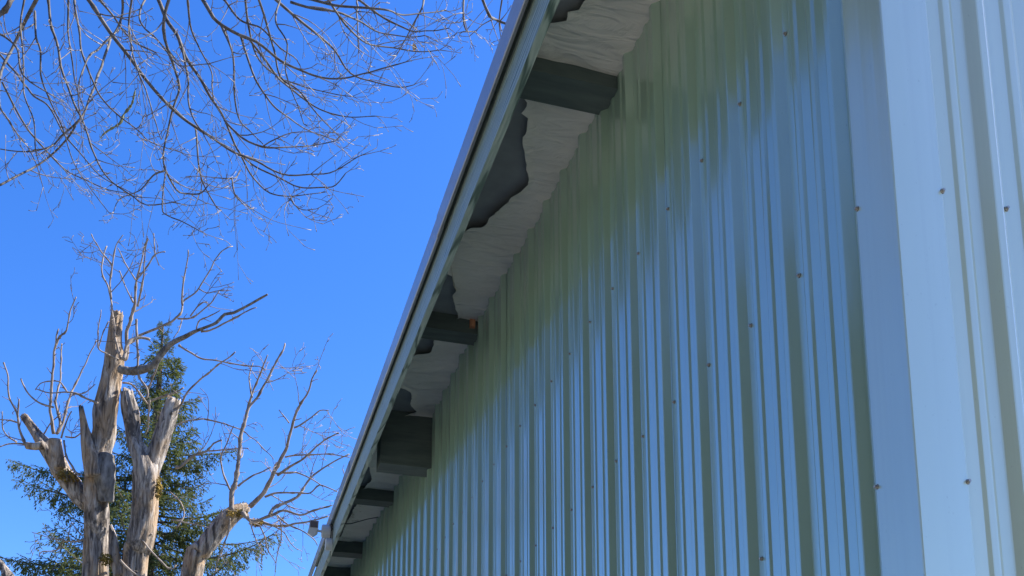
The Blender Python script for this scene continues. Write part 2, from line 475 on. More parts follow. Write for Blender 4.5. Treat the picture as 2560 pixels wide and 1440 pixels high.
# torn foil strips at the far bays and a loose thread
rs = random.Random(12)
for k in range(34):
    y = rs.uniform(7.95, 9.45); x = rs.uniform(.95, 1.03); z = RZ(y) - .004 - rs.uniform(0, .012)
    fo = MB(); l = rs.uniform(.02, .05); a = rs.uniform(-.5, .5)
    fo.add([(x, y, z), (x + .012, y + .003, z - .006), (x + l * math.cos(a), y + l * math.sin(a), z - .004), (x + l * .6, y + l * math.sin(a) - .01, z - .012)], [(0, 1, 2, 3)])
    fo.build('foil_strip', M['foil'], bld)
th = MB(); th.tube([(.915, 4.30, RZ(4.3) - .012), (.96, 4.42, RZ(4.42) - .028), (1.0, 4.56, RZ(4.56) - .02), (1.03, 4.62, RZ(4.62) - .015)], [.0022] * 4, 5)
th.build('loose_thread', M['foil'], bld)
wb = MB(); wb.box(1.178, 1.206, 4.945, 4.966, CAMZ + 2.93, CAMZ + 2.978); wb.build('wood_block', M['orange'], bld)

# ------------------------------------------------------------------ security light on the fascia
fy = 8.28
fz = ez(fy)
lt = thing('security_light', 'off white security floodlight with round base clamped to the fascia board', 'light', (FXO, fy, fz + .1))
def drum(name, x0, x1, y, z, r, m, n=20):
    b = MB(); ring = lambda x, rr: [(x, y + rr * math.cos(6.2832 * k / n), z + rr * math.sin(6.2832 * k / n)) for k in range(n)]
    st = [(x0, r * .88), (x0 + .006, r), (x1 - .003, r), (x1, r * .97)]
    for x, rr in st: b.v += ring(x, rr)
    for j in range(3): b.f += [(j * n + k, j * n + (k + 1) % n, (j + 1) * n + (k + 1) % n, (j + 1) * n + k) for k in range(n)]; b.m += [0] * n
    b.f += [tuple(range(n)), tuple(3 * n + k for k in range(n))]; b.m += [0, 0]
    return b.build(name, m, lt)
drum('base_drum', .715, .785, fy, fz + .125, .056, M['lamp'])
drum('seam_ring', .7852, .7885, fy, fz + .125, .0565, M['dark'])
drum('mounting_plate', .7887, .799, fy, fz + .125, .056, M['lamp'])
drum('gasket', .7992, FXO - .0005, fy, fz + .125, .058, M['dark'])
drum('sensor', .755, .801, fy - .02, fz + .008, .052, M['lamp'])
drum('sensor_lens', .747, .7545, fy - .02, fz + .008, .050, M['lamp'])
hk = MB(); hk.tube([(.790, fy - .058, fz + .136), (.795, fy - .060, fz + .142), (.797, fy - .060, fz + .130), (.792, fy - .0605, fz + .122), (.792, fy - .060, fz + .112)], [.003] * 5, 6)
hk.build('cable_hook', M['dark'], lt)
ar = MB(); ar.tube([(.717, fy, fz + .122), (.692, fy, fz + .122), (.680, fy, fz + .128)], [.011, .010, .012], 10); ar.build('arm', M['lamp'], lt)
hd = MB()
hx, hz = .648, fz + .122
# lamp head: flared box, lens face towards -y, hood above, tapering back below
f1 = [(hx - .040, fy - .05, hz + .004), (hx + .034, fy - .05, hz + .004), (hx + .036, fy - .05, hz + .072), (hx - .036, fy - .05, hz + .072)]
f2 = [(hx - .046, fy + .03, hz - .02), (hx + .036, fy + .03, hz - .02), (hx + .030, fy + .03, hz + .085), (hx - .030, fy + .03, hz + .085)]
bt = [(hx - .052, fy - .035, hz - .030), (hx + .018, fy - .035, hz - .030), (hx - .004, fy - .02, hz - .066)]
hd.add(f1 + f2, [(0, 1, 2, 3), (7, 6, 5, 4), (3, 2, 6, 7), (0, 3, 7, 4), (1, 5, 6, 2), (0, 4, 5, 1)])
hd.add(f1[:2] + bt + f2[:2], [(0, 1, 3, 2), (2, 3, 4), (0, 2, 5), (1, 6, 3), (2, 4, 5), (3, 6, 4), (4, 6, 5)])
head = hd.build('lamp_head', M['lamp'], lt)
gl = MB(); gl.box(hx - .033, hx + .029, fy - .0545, fy - .0505, hz + .010, hz + .066); gl.build('lens', M['lampglass'], head)
cb = MB(); cb.tube([(FXI + .01, 8.80, RZ(8.8) - .03), (1.0, 8.66, RZ(8.66) - .045), (1.12, 8.52, RZ(8.52) - .03), (WX - .03, 8.42, RZ(8.42) - .03)], [.004] * 4, 6)
cb.build('cable', M['dark'], lt)

# ------------------------------------------------------------------ trees: generic twig growth
def grow(mb, p, d, length, r, rng, depth, bend, sub=(2, 4), kink=.12, tipr=.0016, up=Vector((0, 0, 0)), n=4, ratio=.55, buds=0):
    seg = max(3, int(length / .07)); pts = [p.copy()]; rad = [r]; d = d.normalized(); q = p.copy()
    side = d.cross(Vector((rng.uniform(-1, 1), rng.uniform(-1, 1), rng.uniform(-1, 1))))
    side = side.normalized() if side.length > .01 else d.orthogonal()
    st = length / seg
    for i in range(seg):
        d = (d + side * bend / seg + up / seg + Vector((rng.gauss(0, kink), rng.gauss(0, kink), rng.gauss(0, kink))) * .55).normalized()
        q = q + d * st; pts.append(q.copy()); rad.append(max(tipr, r * (1 - (i + 1) / seg * .72)))
        if depth > 0 and i > 0 and rng.random() < sub[1] / seg:
            a = d.cross(Vector((rng.uniform(-1, 1), rng.uniform(-1, 1), rng.uniform(-1, 1)))).normalized()
            grow(mb, q, d * .8 + a * rng.uniform(.45, .95), length * rng.uniform(.25, ratio), rad[-1] * .7, rng, depth - 1, rng.uniform(-1, 1) * .7, sub, kink, tipr, up, n, ratio, buds)
    if buds: rad[-1] = rad[-1] * 1.7
    mb.tube(pts, rad, n)

# ------------------------------------------------------------------ bare tree overhead
maple = thing('bare_deciduous_tree', 'leafless tree with fine drooping twigs reaching in from above', 'tree', (-6.2, 6.4, 0))
BR = [
 ([(221,0),(250,44),(287,96),(333,156),(379,217),(429,267),(487,317),(537,346),(583,379),(642,405),(682,425),(723,437),(777,437),(823,433),(865,412),(902,390)], 7, 1.2),
 ([(396,0),(417,50),(442,87),(454,121),(475,158),(500,200),(521,237),(546,275),(562,300),(596,375),(642,417),(700,446),(744,467),(807,467),(840,462),(865,433)], 7, 1.2),
 ([(421,0),(410,54),(412,96),(429,146),(442,183),(448,217),(433,267),(417,342),(410,408),(412,425),(406,517),(421,542),(458,558),(498,579)], 6, 1.2),
 ([(508,0),(529,33),(546,54),(600,85),(640,105),(702,150),(761,179),(807,196),(857,194),(907,183),(957,171),(1015,154)], 7, 1.4),
 ([(546,54),(583,129),(588,246),(600,300),(625,329),(660,362)], 4, 1.2),
 ([(95,-10),(62,62),(33,121),(4,188),(0,267)], 7, 3),
 ([(85,29),(92,92),(102,125),(102,188),(117,233),(142,288),(162,333),(188,417),(230,475),(272,530)], 4, 1),
 ([(121,0),(129,62),(144,117),(154,167),(167,212),(188,262),(208,308),(225,354),(246,408),(283,454),(333,492),(367,512),(430,505)], 5, 1.2),
 ([(275,96),(258,154),(238,204),(221,250),(200,296),(158,338),(125,367),(62,379),(0,369)], 5, 1.4),
 ([(250,0),(283,42),(317,83),(345,112),(390,130)], 4, 1.4),
 ([(188,0),(196,75),(208,138),(233,200),(250,242),(292,283),(346,329),(375,354),(420,370)], 4, 1.1),
 ([(308,0),(308,38),(288,83),(250,117),(225,142),(208,179),(196,221),(201,290)], 5, 1.2),
 ([(171,0),(171,67),(179,138),(188,208),(210,270)], 4, 1.2),
 ([(0,133),(42,183),(79,233),(125,271),(158,333),(208,392),(250,440),(320,480)], 4, 1.1),
 ([(0,271),(33,317),(83,396),(108,467)], 3.4, 1),
 ([(4,208),(42,275),(71,325),(117,375),(167,425),(208,450),(267,471),(317,483)], 4, 1.2),
 ([(0,462),(38,438),(83,421),(125,392),(165,350),(190,315)], 3.6, 2.4),
 ([(686,0),(744,46),(798,88),(836,125),(865,171),(890,192),(932,204),(998,217),(1036,215)], 5, 1.2),
 ([(728,4),(778,19),(848,33),(898,50),(948,79),(1015,92),(1060,88)], 5, 1.3),
 ([(648,0),(665,54),(686,125),(698,192),(744,225),(778,267),(815,308),(840,333)], 5, 1.3),
 ([(620,95),(682,175),(711,208),(761,250),(802,275),(865,292),(940,292)], 4.5, 1.2),
 ([(600,85),(640,200),(682,262),(723,296),(773,329),(844,350)], 4, 1.2),
 ([(562,300),(600,340),(640,362),(673,371),(723,369),(777,362),(836,350)], 4, 1.2),
 ([(596,375),(618,425),(640,450),(673,483),(723,492),(782,483),(815,481)], 3.5, 1),
 ([(723,491),(748,521),(769,526)], 2.4, .9),
 ([(777,0),(848,17),(957,25),(1015,38),(1110,25)], 5, 1.3),
 ([(1057,0),(1052,25),(1023,83),(994,138)], 3.6, 1.1),
 ([(1161,0),(1163,67),(1175,80),(1192,83)], 3.6, 1.4),
 ([(1207,0),(1223,38),(1240,50),(1268,60)], 5, 3),
 ([(1257,0),(1250,50),(1250,96)], 3, 1.2),
 ([(894,0),(892,62),(896,129)], 3.6, 1.2),
 ([(28,0),(12,25),(-15,45)], 9, 7),
 ([(412,425),(379,442),(350,475),(300,496),(285,530)], 3.4, 1),
 ([(600,425),(583,446),(517,442)], 3, 1),
 ([(583,446),(588,483),(605,505),(625,522)], 3, 1.4),
 ([(487,317),(496,396),(508,454),(538,512),(552,525)], 3.4, 1.4),
 ([(410,415),(442,475),(470,484),(500,483),(517,467)], 3.6, 1.8),
 ([(454,121),(470,200),(475,270),(500,320),(540,350),(580,372)], 4, 1.2),
 ([(330,0),(322,60),(330,120),(345,180),(368,230),(385,300),(405,350)], 4, 1.1),
 ([(362,0),(350,50),(395,100),(430,150),(460,165),(520,160)], 3.6, 1.1),
 ([(560,0),(600,50),(650,70),(700,120),(740,150),(760,190)], 4, 1.2),
 ([(900,0),(960,45),(1010,70),(1060,80),(1120,70)], 4, 1.2),
 ([(820,0),(870,70),(920,110),(985,120),(1040,130),(1100,122)], 4, 1.2),
 ([(470,0),(475,60),(500,120),(530,180),(535,250),(560,300)], 4, 1.2),
 ([(60,0),(50,70),(62,150),(60,230),(85,300),(90,380),(105,420)], 4, 1.1),
 ([(0,90),(40,120),(60,190),(110,230),(150,250)], 4, 1.2),
 ([(700,0),(690,60),(720,110),(715,170),(740,260),(760,310)], 3.4, 1.1),
 ([(615,0),(620,60),(640,140),(690,190),(750,215),(830,235),(880,240)], 4, 1.1),
]
rng = random.Random(21)
hub = [Vector((-4.6, 7.0, 11.6)), Vector((-3.0, 7.6, 12.6)), Vector((-1.4, 7.0, 13.0)), Vector((0.6, 6.6, 12.8)), Vector((-5.4, 6.6, 11.0))]
limb_mb = [MB() for _ in hub]
tk = MB()
tp, tr_ = smooth_path([(-6.2, 6.4, -.1), (-6.15, 6.42, 2.0), (-6.0, 6.5, 5.0), (-5.85, 6.5, 8.0)], [.42, .33, .27, .24], .5)
tk.tube(tp, tr_, 16, rough=.12); tk.build('trunk', M['bark'], maple, True)
for i, h in enumerate(hub):
    s = Vector((-5.9, 6.5, 7.2 + .1 * i))
    mid = s.lerp(h, .5) + Vector((0, 0, .7))
    pp, rr = smooth_path([s, mid, h], [.13, .085, .06], .3); limb_mb[i].tube(pp, rr, 10, rough=.08)
for bi, (px, r0, r1) in enumerate(BR):
    D = rng.uniform(7.8, 10.6)
    dd = rng.uniform(-.9, .9)
    n_ = len(px)
    pts = []; ph = rng.uniform(0, 6)
    for i, (x, y) in enumerate(px):
        t = i / (n_ - 1)
        pts.append(at(x + rng.uniform(-2, 2), y + rng.uniform(-2, 2), D + dd * t + .22 * math.sin(ph + 5 * t)))
    k = D / F
    ra = [(r0 * 1.45 * (1 - t) ** 1.1 + r1 * 1.9 * (1 - (1 - t) ** 1.1)) * .5 * k for t in [i / (n_ - 1) for i in range(n_)]]
    if px[0][1] <= 0:                       # carry the branch up out of view to a limb
        d0 = (pts[0] - pts[1]).normalized()
        h = min(hub, key=lambda q: (q - pts[0]).length)
        p1 = pts[0] + d0 * .7 + Vector((0, 0, .25))
        ex, er = smooth_path([h, h.lerp(p1, .55) + Vector((0, 0, .5)), p1, pts[0]], [ra[0] * 2.2, ra[0] * 1.7, ra[0] * 1.25, ra[0]], .18)
        ex, er = ex[:-1], er[:-1]
    else: ex, er = [], []
    sp, sr = smooth_path(pts, ra, .055)
    # small natural wobble and knots
    wob = []
    for i, p in enumerate(sp):
        q = Vector((i * .21, bi * 3.1, 0))
        wob.append(p + Vector((noise.noise(q), noise.noise(q + Vector((9, 0, 0))), noise.noise(q + Vector((0, 9, 0))))) * .011)
    sr = [r * (1.25 if rng.random() < .06 else 1) for r in sr]
    b = MB(); b.tube(ex + wob, er + sr, 6)
    br = b.build('branch', M['bark'], maple, True)
    t = MB(); L_ = len(wob); i = 3
    while i < L_ - 2:
        d = (wob[i + 1] - wob[i - 1]).normalized()
        a = d.cross(Vector((rng.uniform(-1, 1), rng.uniform(-1, 1), rng.uniform(-1, 1)))).normalized()
        ln = rng.uniform(.14, .55) * (1.0 if rng.random() < .8 else 1.4)
        for sgn in ((1, -1) if rng.random() < .3 else (1,)):
            grow(t, wob[i], d * .85 + a * sgn * rng.uniform(.45, .9), ln * (.6 if wob[i].z < 6.3 else 1.0), min(sr[i] * .62, .0055), rng, 2, rng.uniform(-1.2, 1.2), (1, 2.6), .11, .0021, Vector((0, 0, .05)), 4, .5, 1)
        i += rng.randint(3, 7)
    for _ in range(2):
        d = (wob[-1] - wob[-3]).normalized()
        a = d.cross(Vector((rng.uniform(-1, 1), rng.uniform(-1, 1), rng.uniform(-1, 1)))).normalized()
        grow(t, wob[-1], d + a * .5, rng.uniform(.12, .3), .0035, rng, 1, rng.uniform(-1, 1), (1, 3), .1, .002, Vector((0, 0, 0)), 4, .5, 1)
    t.build('twigs', M['twig'], br, True, kind='stuff')
for m_ in limb_mb: m_.build('limb', M['bark'], maple, True)
pp, rr = smooth_path([at(x, y, 9.1) for x, y in [(338,225),(335,240),(329,262),(308,288),(300,308),(267,329),(250,344)]], [.004, .007, .011, .010, .012, .007, .002], .02)
b = MB(); b.tube(pp, [r * rng.uniform(.55, 1.5) for r in rr], 7, rough=.5)
for _ in range(26):
    q = rng.choice(pp); grow(b, q, Vector((rng.gauss(0, 1), rng.gauss(0, 1), rng.gauss(0, 1))), rng.uniform(.02, .09), .0035, rng, 0, .5, (0, 0), .3, .0018)
b.build('mossy_branch', M['lichen'], maple, True)
b = MB(); c = at(1037, 117, 9.2)
lf = [(-.016, .0, .045), (.004, .006, .03), (.02, -.004, .0), (.008, .004, -.035), (-.012, -.004, -.05), (-.022, .008, -.01), (0, .012, 0)]
b.add([c + Vector(q) for q in lf], [(0, 1, 6), (1, 2, 6), (2, 3, 6), (3, 4, 6), (4, 5, 6), (5, 0, 6)]); b.build('dead_leaf', M['leaf'], maple)
b = MB(); c = at(143, 110, 9.0)
b.add([c + Vector(q) * .6 for q in lf], [(0, 1, 6), (1, 2, 6), (2, 3, 6), (3, 4, 6), (4, 5, 6), (5, 0, 6)]); b.build('dead_leaf', M['leaf'], maple)

# ------------------------------------------------------------------ dead tree, topped, with new dead shoots
DD = 18.0
root = at(330, 1700, DD); root.z = 0
dead = thing('dead_tree', 'dead barkless tree with several sawn-off trunks and spiky bare shoots', 'tree', (root.x, root.y, 0))
KD = DD / F
def heavy(name, pl, depth, ddepth=0.0, m='deadwood', jag=0.0, seed=0.0, n=44, rough=.24, lead=None):
    pts, rad = [], []
    for i, (x, y, r) in enumerate(pl):
        pts.append(at(x, y, depth + ddepth * i / (len(pl) - 1))); rad.append(r * KD * .93)
    if lead: pts = [Vector(l[0]) for l in lead] + pts; rad = [l[1] for l in lead] + rad
    sp, sr = smooth_path(pts, rad, .075)
    b = MB(); b.tube(sp, sr, n, rough=rough, seed=seed)
    if jag:                                  # splintered broken top
        rg = random.Random(int(seed * 10) + 3); e = len(b.v) - n
        d = (sp[-1] - sp[-3]).normalized()
        for k in range(n):
            b.v[e + k] = tuple(Vector(b.v[e + k]) + d * rg.uniform(-.3, 1) * jag)
    return b.build(name, M[m], dead, True)
base_pt = (root.x, root.y, -.1)
heavy('trunk', [(240,1440,34),(241,1300,31),(241,1204,32),(245,1133,33),(260,1085,29),(264,1028,28),(273,980,26),(278,950,25),(285,904,26),(285,857,19),(290,810,16),(294,784,15)], 18.0, .1, jag=.05, seed=1.3,
      lead=[((root.x - .2, root.y, -.1), .62), ((root.x - .35, root.y, 2.2), .40)])
heavy('limb', [(236,1190,20),(226,1140,20),(218,1105,16),(211,1068,10),(206,1040,8),(204,1028,6)], 17.75, jag=.12, seed=2.1, n=28)
heavy('limb', [(335,1440,30),(347,1363,34),(358,1299,33),(363,1235,32),(364,1180,33),(352,1140,24),(338,1105,19),(333,1076,19),(328,1030,22),(322,1005,19),(319,988,15)], 17.9, .1, jag=.13, seed=3.7,
      lead=[((root.x + .1, root.y, -.1), .5), ((root.x + .02, root.y, 2.4), .34)])
heavy('limb', [(364,1190,28),(378,1160,27),(394,1124,22),(410,1076,21),(424,1034,21),(434,1006,18)], 18.0, .15, jag=.10, seed=4.4, n=36)
heavy('limb', [(477,1440,28),(505,1380,26),(540,1331,25),(575,1292,24),(600,1276,19),(618,1268,12)], 18.3, .3, jag=.03, seed=5.2,
      lead=[((root.x + .25, root.y + .1, .2), .42), ((root.x + .45, root.y + .15, 2.6), .32)])
heavy('limb', [(225,1262,20),(200,1240,22),(179,1210,24),(153,1178,24),(134,1142,23),(112,1112,20),(92,1085,13),(74,1060,11),(60,1042,10)], 18.0, .25, jag=.03, seed=6.6, n=36)
heavy('limb', [(150,1170,14),(143,1140,17),(138,1115,17),(137,1098,16)], 17.9, .0, seed=6.9, n=24, rough=.08)
heavy('limb', [(110,1112,12),(88,1116,10),(66,1114,9)], 17.95, .0, seed=7.7, n=12)
heavy('limb', [(300,1440,16),(290,1400,14),(284,1370,13),(281,1340,10),(277,1315,4)], 17.85, .1, jag=.03, seed=8.2, n=28)
heavy('limb', [(40,1475,15),(20,1440,13),(8,1418,9),(-4,1400,5)], 17.8, .1, jag=.03, seed=9.1, n=28, lead=[((root.x - .3, root.y - .2, 4.0), .16)])
heavy('limb', [(300,922,10),(325,928,9.5),(352,925,9),(381,914,8.5),(403,887,8),(428,861,6.5),(462,842,5.5),(486,829,5.5),(516,818,4.2),(541,807,3.6),(562,786,3.2),(584,782,3.2),(619,764,3),(647,748,2.8),(669,736,2)], 17.9, -.6, m='deadbark', seed=10.5, n=12, rough=.55)
b = MB()                                     # a plate of rough bark still on the main trunk
sp, sr = smooth_path([at(264, 1255, 17.93), at(263, 1215, 17.90), at(262, 1170, 17.90), at(266, 1135, 17.92)], [.125, .16, .165, .11], .03)
b.tube(sp, [r * 1.05 for r in sr], 18, rough=.22, seed=14); b.build('bark_patch', M['deadbark'], dead, True)

DB = [
 ([(309,900),(319,872),(316,835),(325,804),(336,766),(339,729),(341,700),(353,657),(364,607),(369,594)], 11, 2.2),
 ([(344,766),(350,735),(359,691),(362,632),(371,597)], 5, 2.2),
 ([(341,700),(369,666),(388,638),(412,630)], 4.4, 2.4), ([(388,638),(384,583)], 3, 2.2),
 ([(339,700),(316,663),(294,619)], 3.6, 2.2), ([(333,757),(316,722),(298,677)], 3.6, 2.2),
 ([(303,897),(291,860),(283,797),(278,754),(269,716),(256,685),(258,644),(267,615)], 6, 2.6),
 ([(278,748),(275,710),(281,663),(286,629),(294,605),(308,587)], 4.4, 2),
 ([(280,663),(258,635),(238,604),(228,585)], 3.6, 2), 
 ([(297,899),(269,885),(247,872),(245,841),(248,807),(253,774)], 4.6, 2), ([(247,866),(259,829),(272,804)], 3, 2),
 ([(309,900),(316,868),(331,848),(353,845),(376,848)], 9, 6),
 ([(325,855),(353,838),(394,819),(428,804),(450,785),(456,766),(462,751),(494,726),(525,676),(544,641),(572,616),(581,615)], 7, 2),
 ([(456,763),(456,735),(459,697),(467,663),(470,624)], 5.4, 2.2),
 ([(503,827),(525,826),(562,808),(594,791),(625,774),(641,769)], 5, 2.4),
 ([(444,797),(484,793),(506,776),(528,757),(547,729)], 4.4, 2.4), ([(475,791),(494,766),(509,755),(519,757)], 3.4, 2.4),
 ([(497,722),(516,732),(547,726),(561,725)], 3, 1.8),
 ([(491,822),(500,800),(520,792),(551,777)], 3.4, 2), ([(455,800),(446,830),(434,846)], 3, 2),
 ([(447,863),(472,879),(503,896),(541,901),(575,908),(619,915),(647,916),(664,924)], 5, 2.2),
 ([(430,1045),(440,1025),(453,1010),(469,979),(494,954),(525,929),(550,907),(575,891),(589,880)], 6.4, 2.4),
 ([(579,1276),(579,1232),(588,1210),(596,1159),(598,1124),(604,1082),(614,1047),(622,1022),(631,1010),(650,982),(672,941),(691,904),(709,872),(712,857)], 11, 2.4),
 ([(614,1047),(622,1010),(634,975),(644,951),(659,913),(669,888)], 6, 2.4), ([(630,994),(623,944),(633,907)], 4, 2),
 ([(574,1226),(560,1188),(552,1152),(556,1133),(572,1095),(585,1063)], 4.6, 2),
 ([(624,1267),(656,1236),(675,1204),(688,1172),(707,1140),(719,1108),(729,1069),(739,1037),(753,1007),(769,982),(781,947),(792,926)], 11, 2.6),
 ([(694,1188),(723,1168),(755,1149),(783,1124),(815,1098),(847,1082)], 6, 2.6),
 ([(675,1287),(688,1268),(719,1255),(745,1242),(761,1216),(783,1188),(812,1168),(847,1149),(873,1135)], 8, 2.4),
 ([(604,1280),(630,1303),(675,1290),(707,1277),(751,1287),(783,1277),(831,1263)], 9, 2.6),
 ([(643,1300),(675,1312),(713,1315),(739,1309),(777,1303),(819,1290)], 7, 2.6),
 ([(662,1242),(694,1232),(739,1232),(774,1232),(799,1213),(844,1229)], 5, 2.2),
 ([(688,1184),(739,1181),(777,1197),(809,1216)], 4, 2), ([(713,1143),(748,1137),(783,1137),(822,1135),(873,1143)], 4, 2),
 ([(735,1069),(771,1050),(799,1026),(822,1026)], 4, 2), ([(723,1057),(697,1025)], 3.4, 2),
 ([(509,1047),(553,1057),(604,1076),(643,1105),(684,1148)], 4, 1.8), ([(436,1066),(470,1052),(509,1047)], 4, 3.4),
 ([(440,1168),(454,1164),(483,1140),(521,1124),(534,1108),(553,1100)], 8, 3), ([(521,1127),(560,1125),(592,1121),(622,1121)], 4, 2),
 ([(595,1216),(624,1194),(656,1178),(678,1169)], 4.6, 2.6),
 ([(694,1290),(719,1312),(751,1325),(783,1347),(793,1363)], 4, 1.8),
 ([(640,1300),(660,1335),(668,1370),(690,1410)], 3.4, 1.8), ([(620,1290),(636,1340),(652,1376),(655,1410)], 3.4, 1.8),
 ([(700,1300),(704,1340),(692,1390),(688,1430)], 3, 1.6), ([(675,1312),(710,1330),(726,1360),(745,1376)], 3, 1.6),
 ([(575,1296),(570,1335),(558,1365),(545,1400),(538,1430)], 4, 2),
 ([(134,1085),(128,1044),(126,1010),(134,904),(138,866),(150,841),(166,826),(175,779),(191,741)], 8, 2.4),
 ([(144,1082),(150,1057),(139,1012),(141,990),(150,954),(153,904),(153,860)], 7.4, 3), ([(139,866),(141,841),(147,822)], 4, 2.4),
 ([(141,1085),(156,1060),(166,1022),(177,986),(184,969),(203,932),(219,897),(241,851)], 7, 2.4),
 ([(245,1008),(212,994),(181,982),(125,982),(88,972)], 6, 2.2), ([(169,982),(153,957),(128,952),(100,960),(88,976)], 4, 1.8), ([(188,983),(212,982),(238,960)], 4, 2),
 ([(64,1114),(48,1069),(42,1031),(26,1002),(20,966),(19,935),(9,907)], 6.4, 3), ([(45,1044),(48,996)], 4, 2.6),
 ([(83,1114),(32,1108),(0,1117)], 5, 2.4), ([(42,1105),(13,1085),(6,1063),(6,1028)], 4.4, 2.4), ([(42,1057),(19,1049),(-4,1049)], 3.4, 2),
 ([(134,1018),(96,1005),(72,985),(56,960),(53,946)], 5, 3),
 ([(153,1095),(166,1053),(179,1028)], 4.6, 2.6), ([(163,1092),(188,1093),(204,1082)], 4.4, 3), ([(109,1085),(128,1057),(153,1031)], 3.6, 2),
 ([(212,1348),(185,1354),(160,1354),(141,1376),(105,1379),(99,1389)], 4.6, 2.2), ([(160,1350),(128,1346),(80,1330)], 3, 1.6), ([(169,1347),(179,1306)], 3, 1.6), ([(205,1340),(188,1318),(180,1306)], 2.6, 1.6),
 ([(160,1101),(166,1140),(185,1172),(198,1188)], 4.6, 3.4),
 ([(341,797),(344,872),(347,935),(369,976),(366,997)], 6, 4.4), ([(397,901),(384,941),(369,976)], 5, 4),
 ([(306,957),(328,960),(353,988),(369,1010)], 4.6, 3.4), ([(369,1004),(400,994),(438,982),(460,968)], 5.6, 3), ([(375,1000),(372,1040),(368,1080)], 4, 2.6),
 ([(307,1405),(339,1366),(380,1334)], 5.4, 3.4), ([(400,1130),(408,1100),(402,1062),(410,1036)], 3.4, 2.4),
 ([(440,1320),(460,1290),(450,1255),(425,1230)], 5, 2.4), ([(430,1300),(480,1310),(520,1318)], 4, 2),
 ([(300,1400),(330,1430),(350,1440)], 6, 4), ([(350,1345),(420,1420),(440,1412)], 4, 3),
]
rng = random.Random(77)
for bi, (px, r0, r1) in enumerate(DB):
    D = DD + rng.uniform(-.55, .35); dd = rng.uniform(-.7, .7); n_ = len(px)
    L0 = sum(math.dist(px[i], px[i + 1]) for i in range(n_ - 1))
    dd *= min(1, L0 / 200)
    pts = [at(x, y, D + dd * i / (n_ - 1)) for i, (x, y) in enumerate(px)]
    ra = [(r0 + (r1 - r0) * (i / (n_ - 1)) ** .8) * .5 * KD * (1.2 if px[0][0] > 560 else 1.08) for i in range(n_)]
    sp, sr = smooth_path(pts, ra, .06)
    wob = [p + Vector((noise.noise(Vector((i * .33, bi * 2.3, 0))), 0, noise.noise(Vector((i * .33, bi * 2.3, 7))))) * .014 for i, p in enumerate(sp)]
    sr = [r * (1.45 if rng.random() < .12 else rng.uniform(.9, 1.1)) for r in sr]
    b = MB(); b.tube(wob, sr, 7); br = b.build('branch', M['deadtwig'], dead, True)
    t = MB(); i = 2
    while i < len(wob) - 1:
        d = (wob[i] - wob[i - 1]).normalized()
        a = d.cross(Vector((rng.uniform(-1, 1), rng.uniform(-1, 1), rng.uniform(-1, 1)))).normalized()
        big = rng.random() < (.42 if px[0][0] > 560 else .13)
        ln = rng.uniform(.3, 1.0) if big else rng.uniform(.04, .20)
        grow(t, wob[i], d * .6 + a * rng.uniform(.7, 1.0), ln, min(sr[i] * .55, .011), rng, 2 if big else 0, rng.uniform(-.8, .8), (1, 3.2), .16, .0048, Vector((0, 0, .1)), 4, .5)
        i += rng.randint(2, 5)
    if t.v: t.build('twigs', M['deadtwig'] if px[0][0] > 560 else M['deadtwig2'], br, True, kind='stuff')
def moss(c, r, sq, k):
    rg = random.Random(k); b = MB()
    for _ in range(240):
        d = Vector((rg.gauss(0, 1), rg.gauss(0, 1), rg.gauss(0, 1))).normalized() * r * rg.random() ** .4
        d = Vector((d.x * sq[0], d.y * sq[1], d.z * sq[2])); p = c + d
        e = Vector((rg.gauss(0, 1), rg.gauss(0, 1), rg.gauss(0, 1) - .3)).normalized() * .045
        s_ = e.orthogonal().normalized() * .018
        b.add([p - s_, p + s_, p + e], [(0, 1, 2)])
    b.build('moss_clump', M['moss'], dead)
moss(at(172, 1190, 17.82), .17, (1.2, .8, .7), 1); moss(at(265, 1398, 17.75), .11, (1, .8, 1), 2)
moss(at(397, 1222, 17.8), .10, (.6, .6, 2.2), 3); moss(at(592, 1284, 18.1), .15, (1.4, .8, .5), 4); moss(at(640, 1306, 18.2), .10, (1.3, 1, .7), 5)

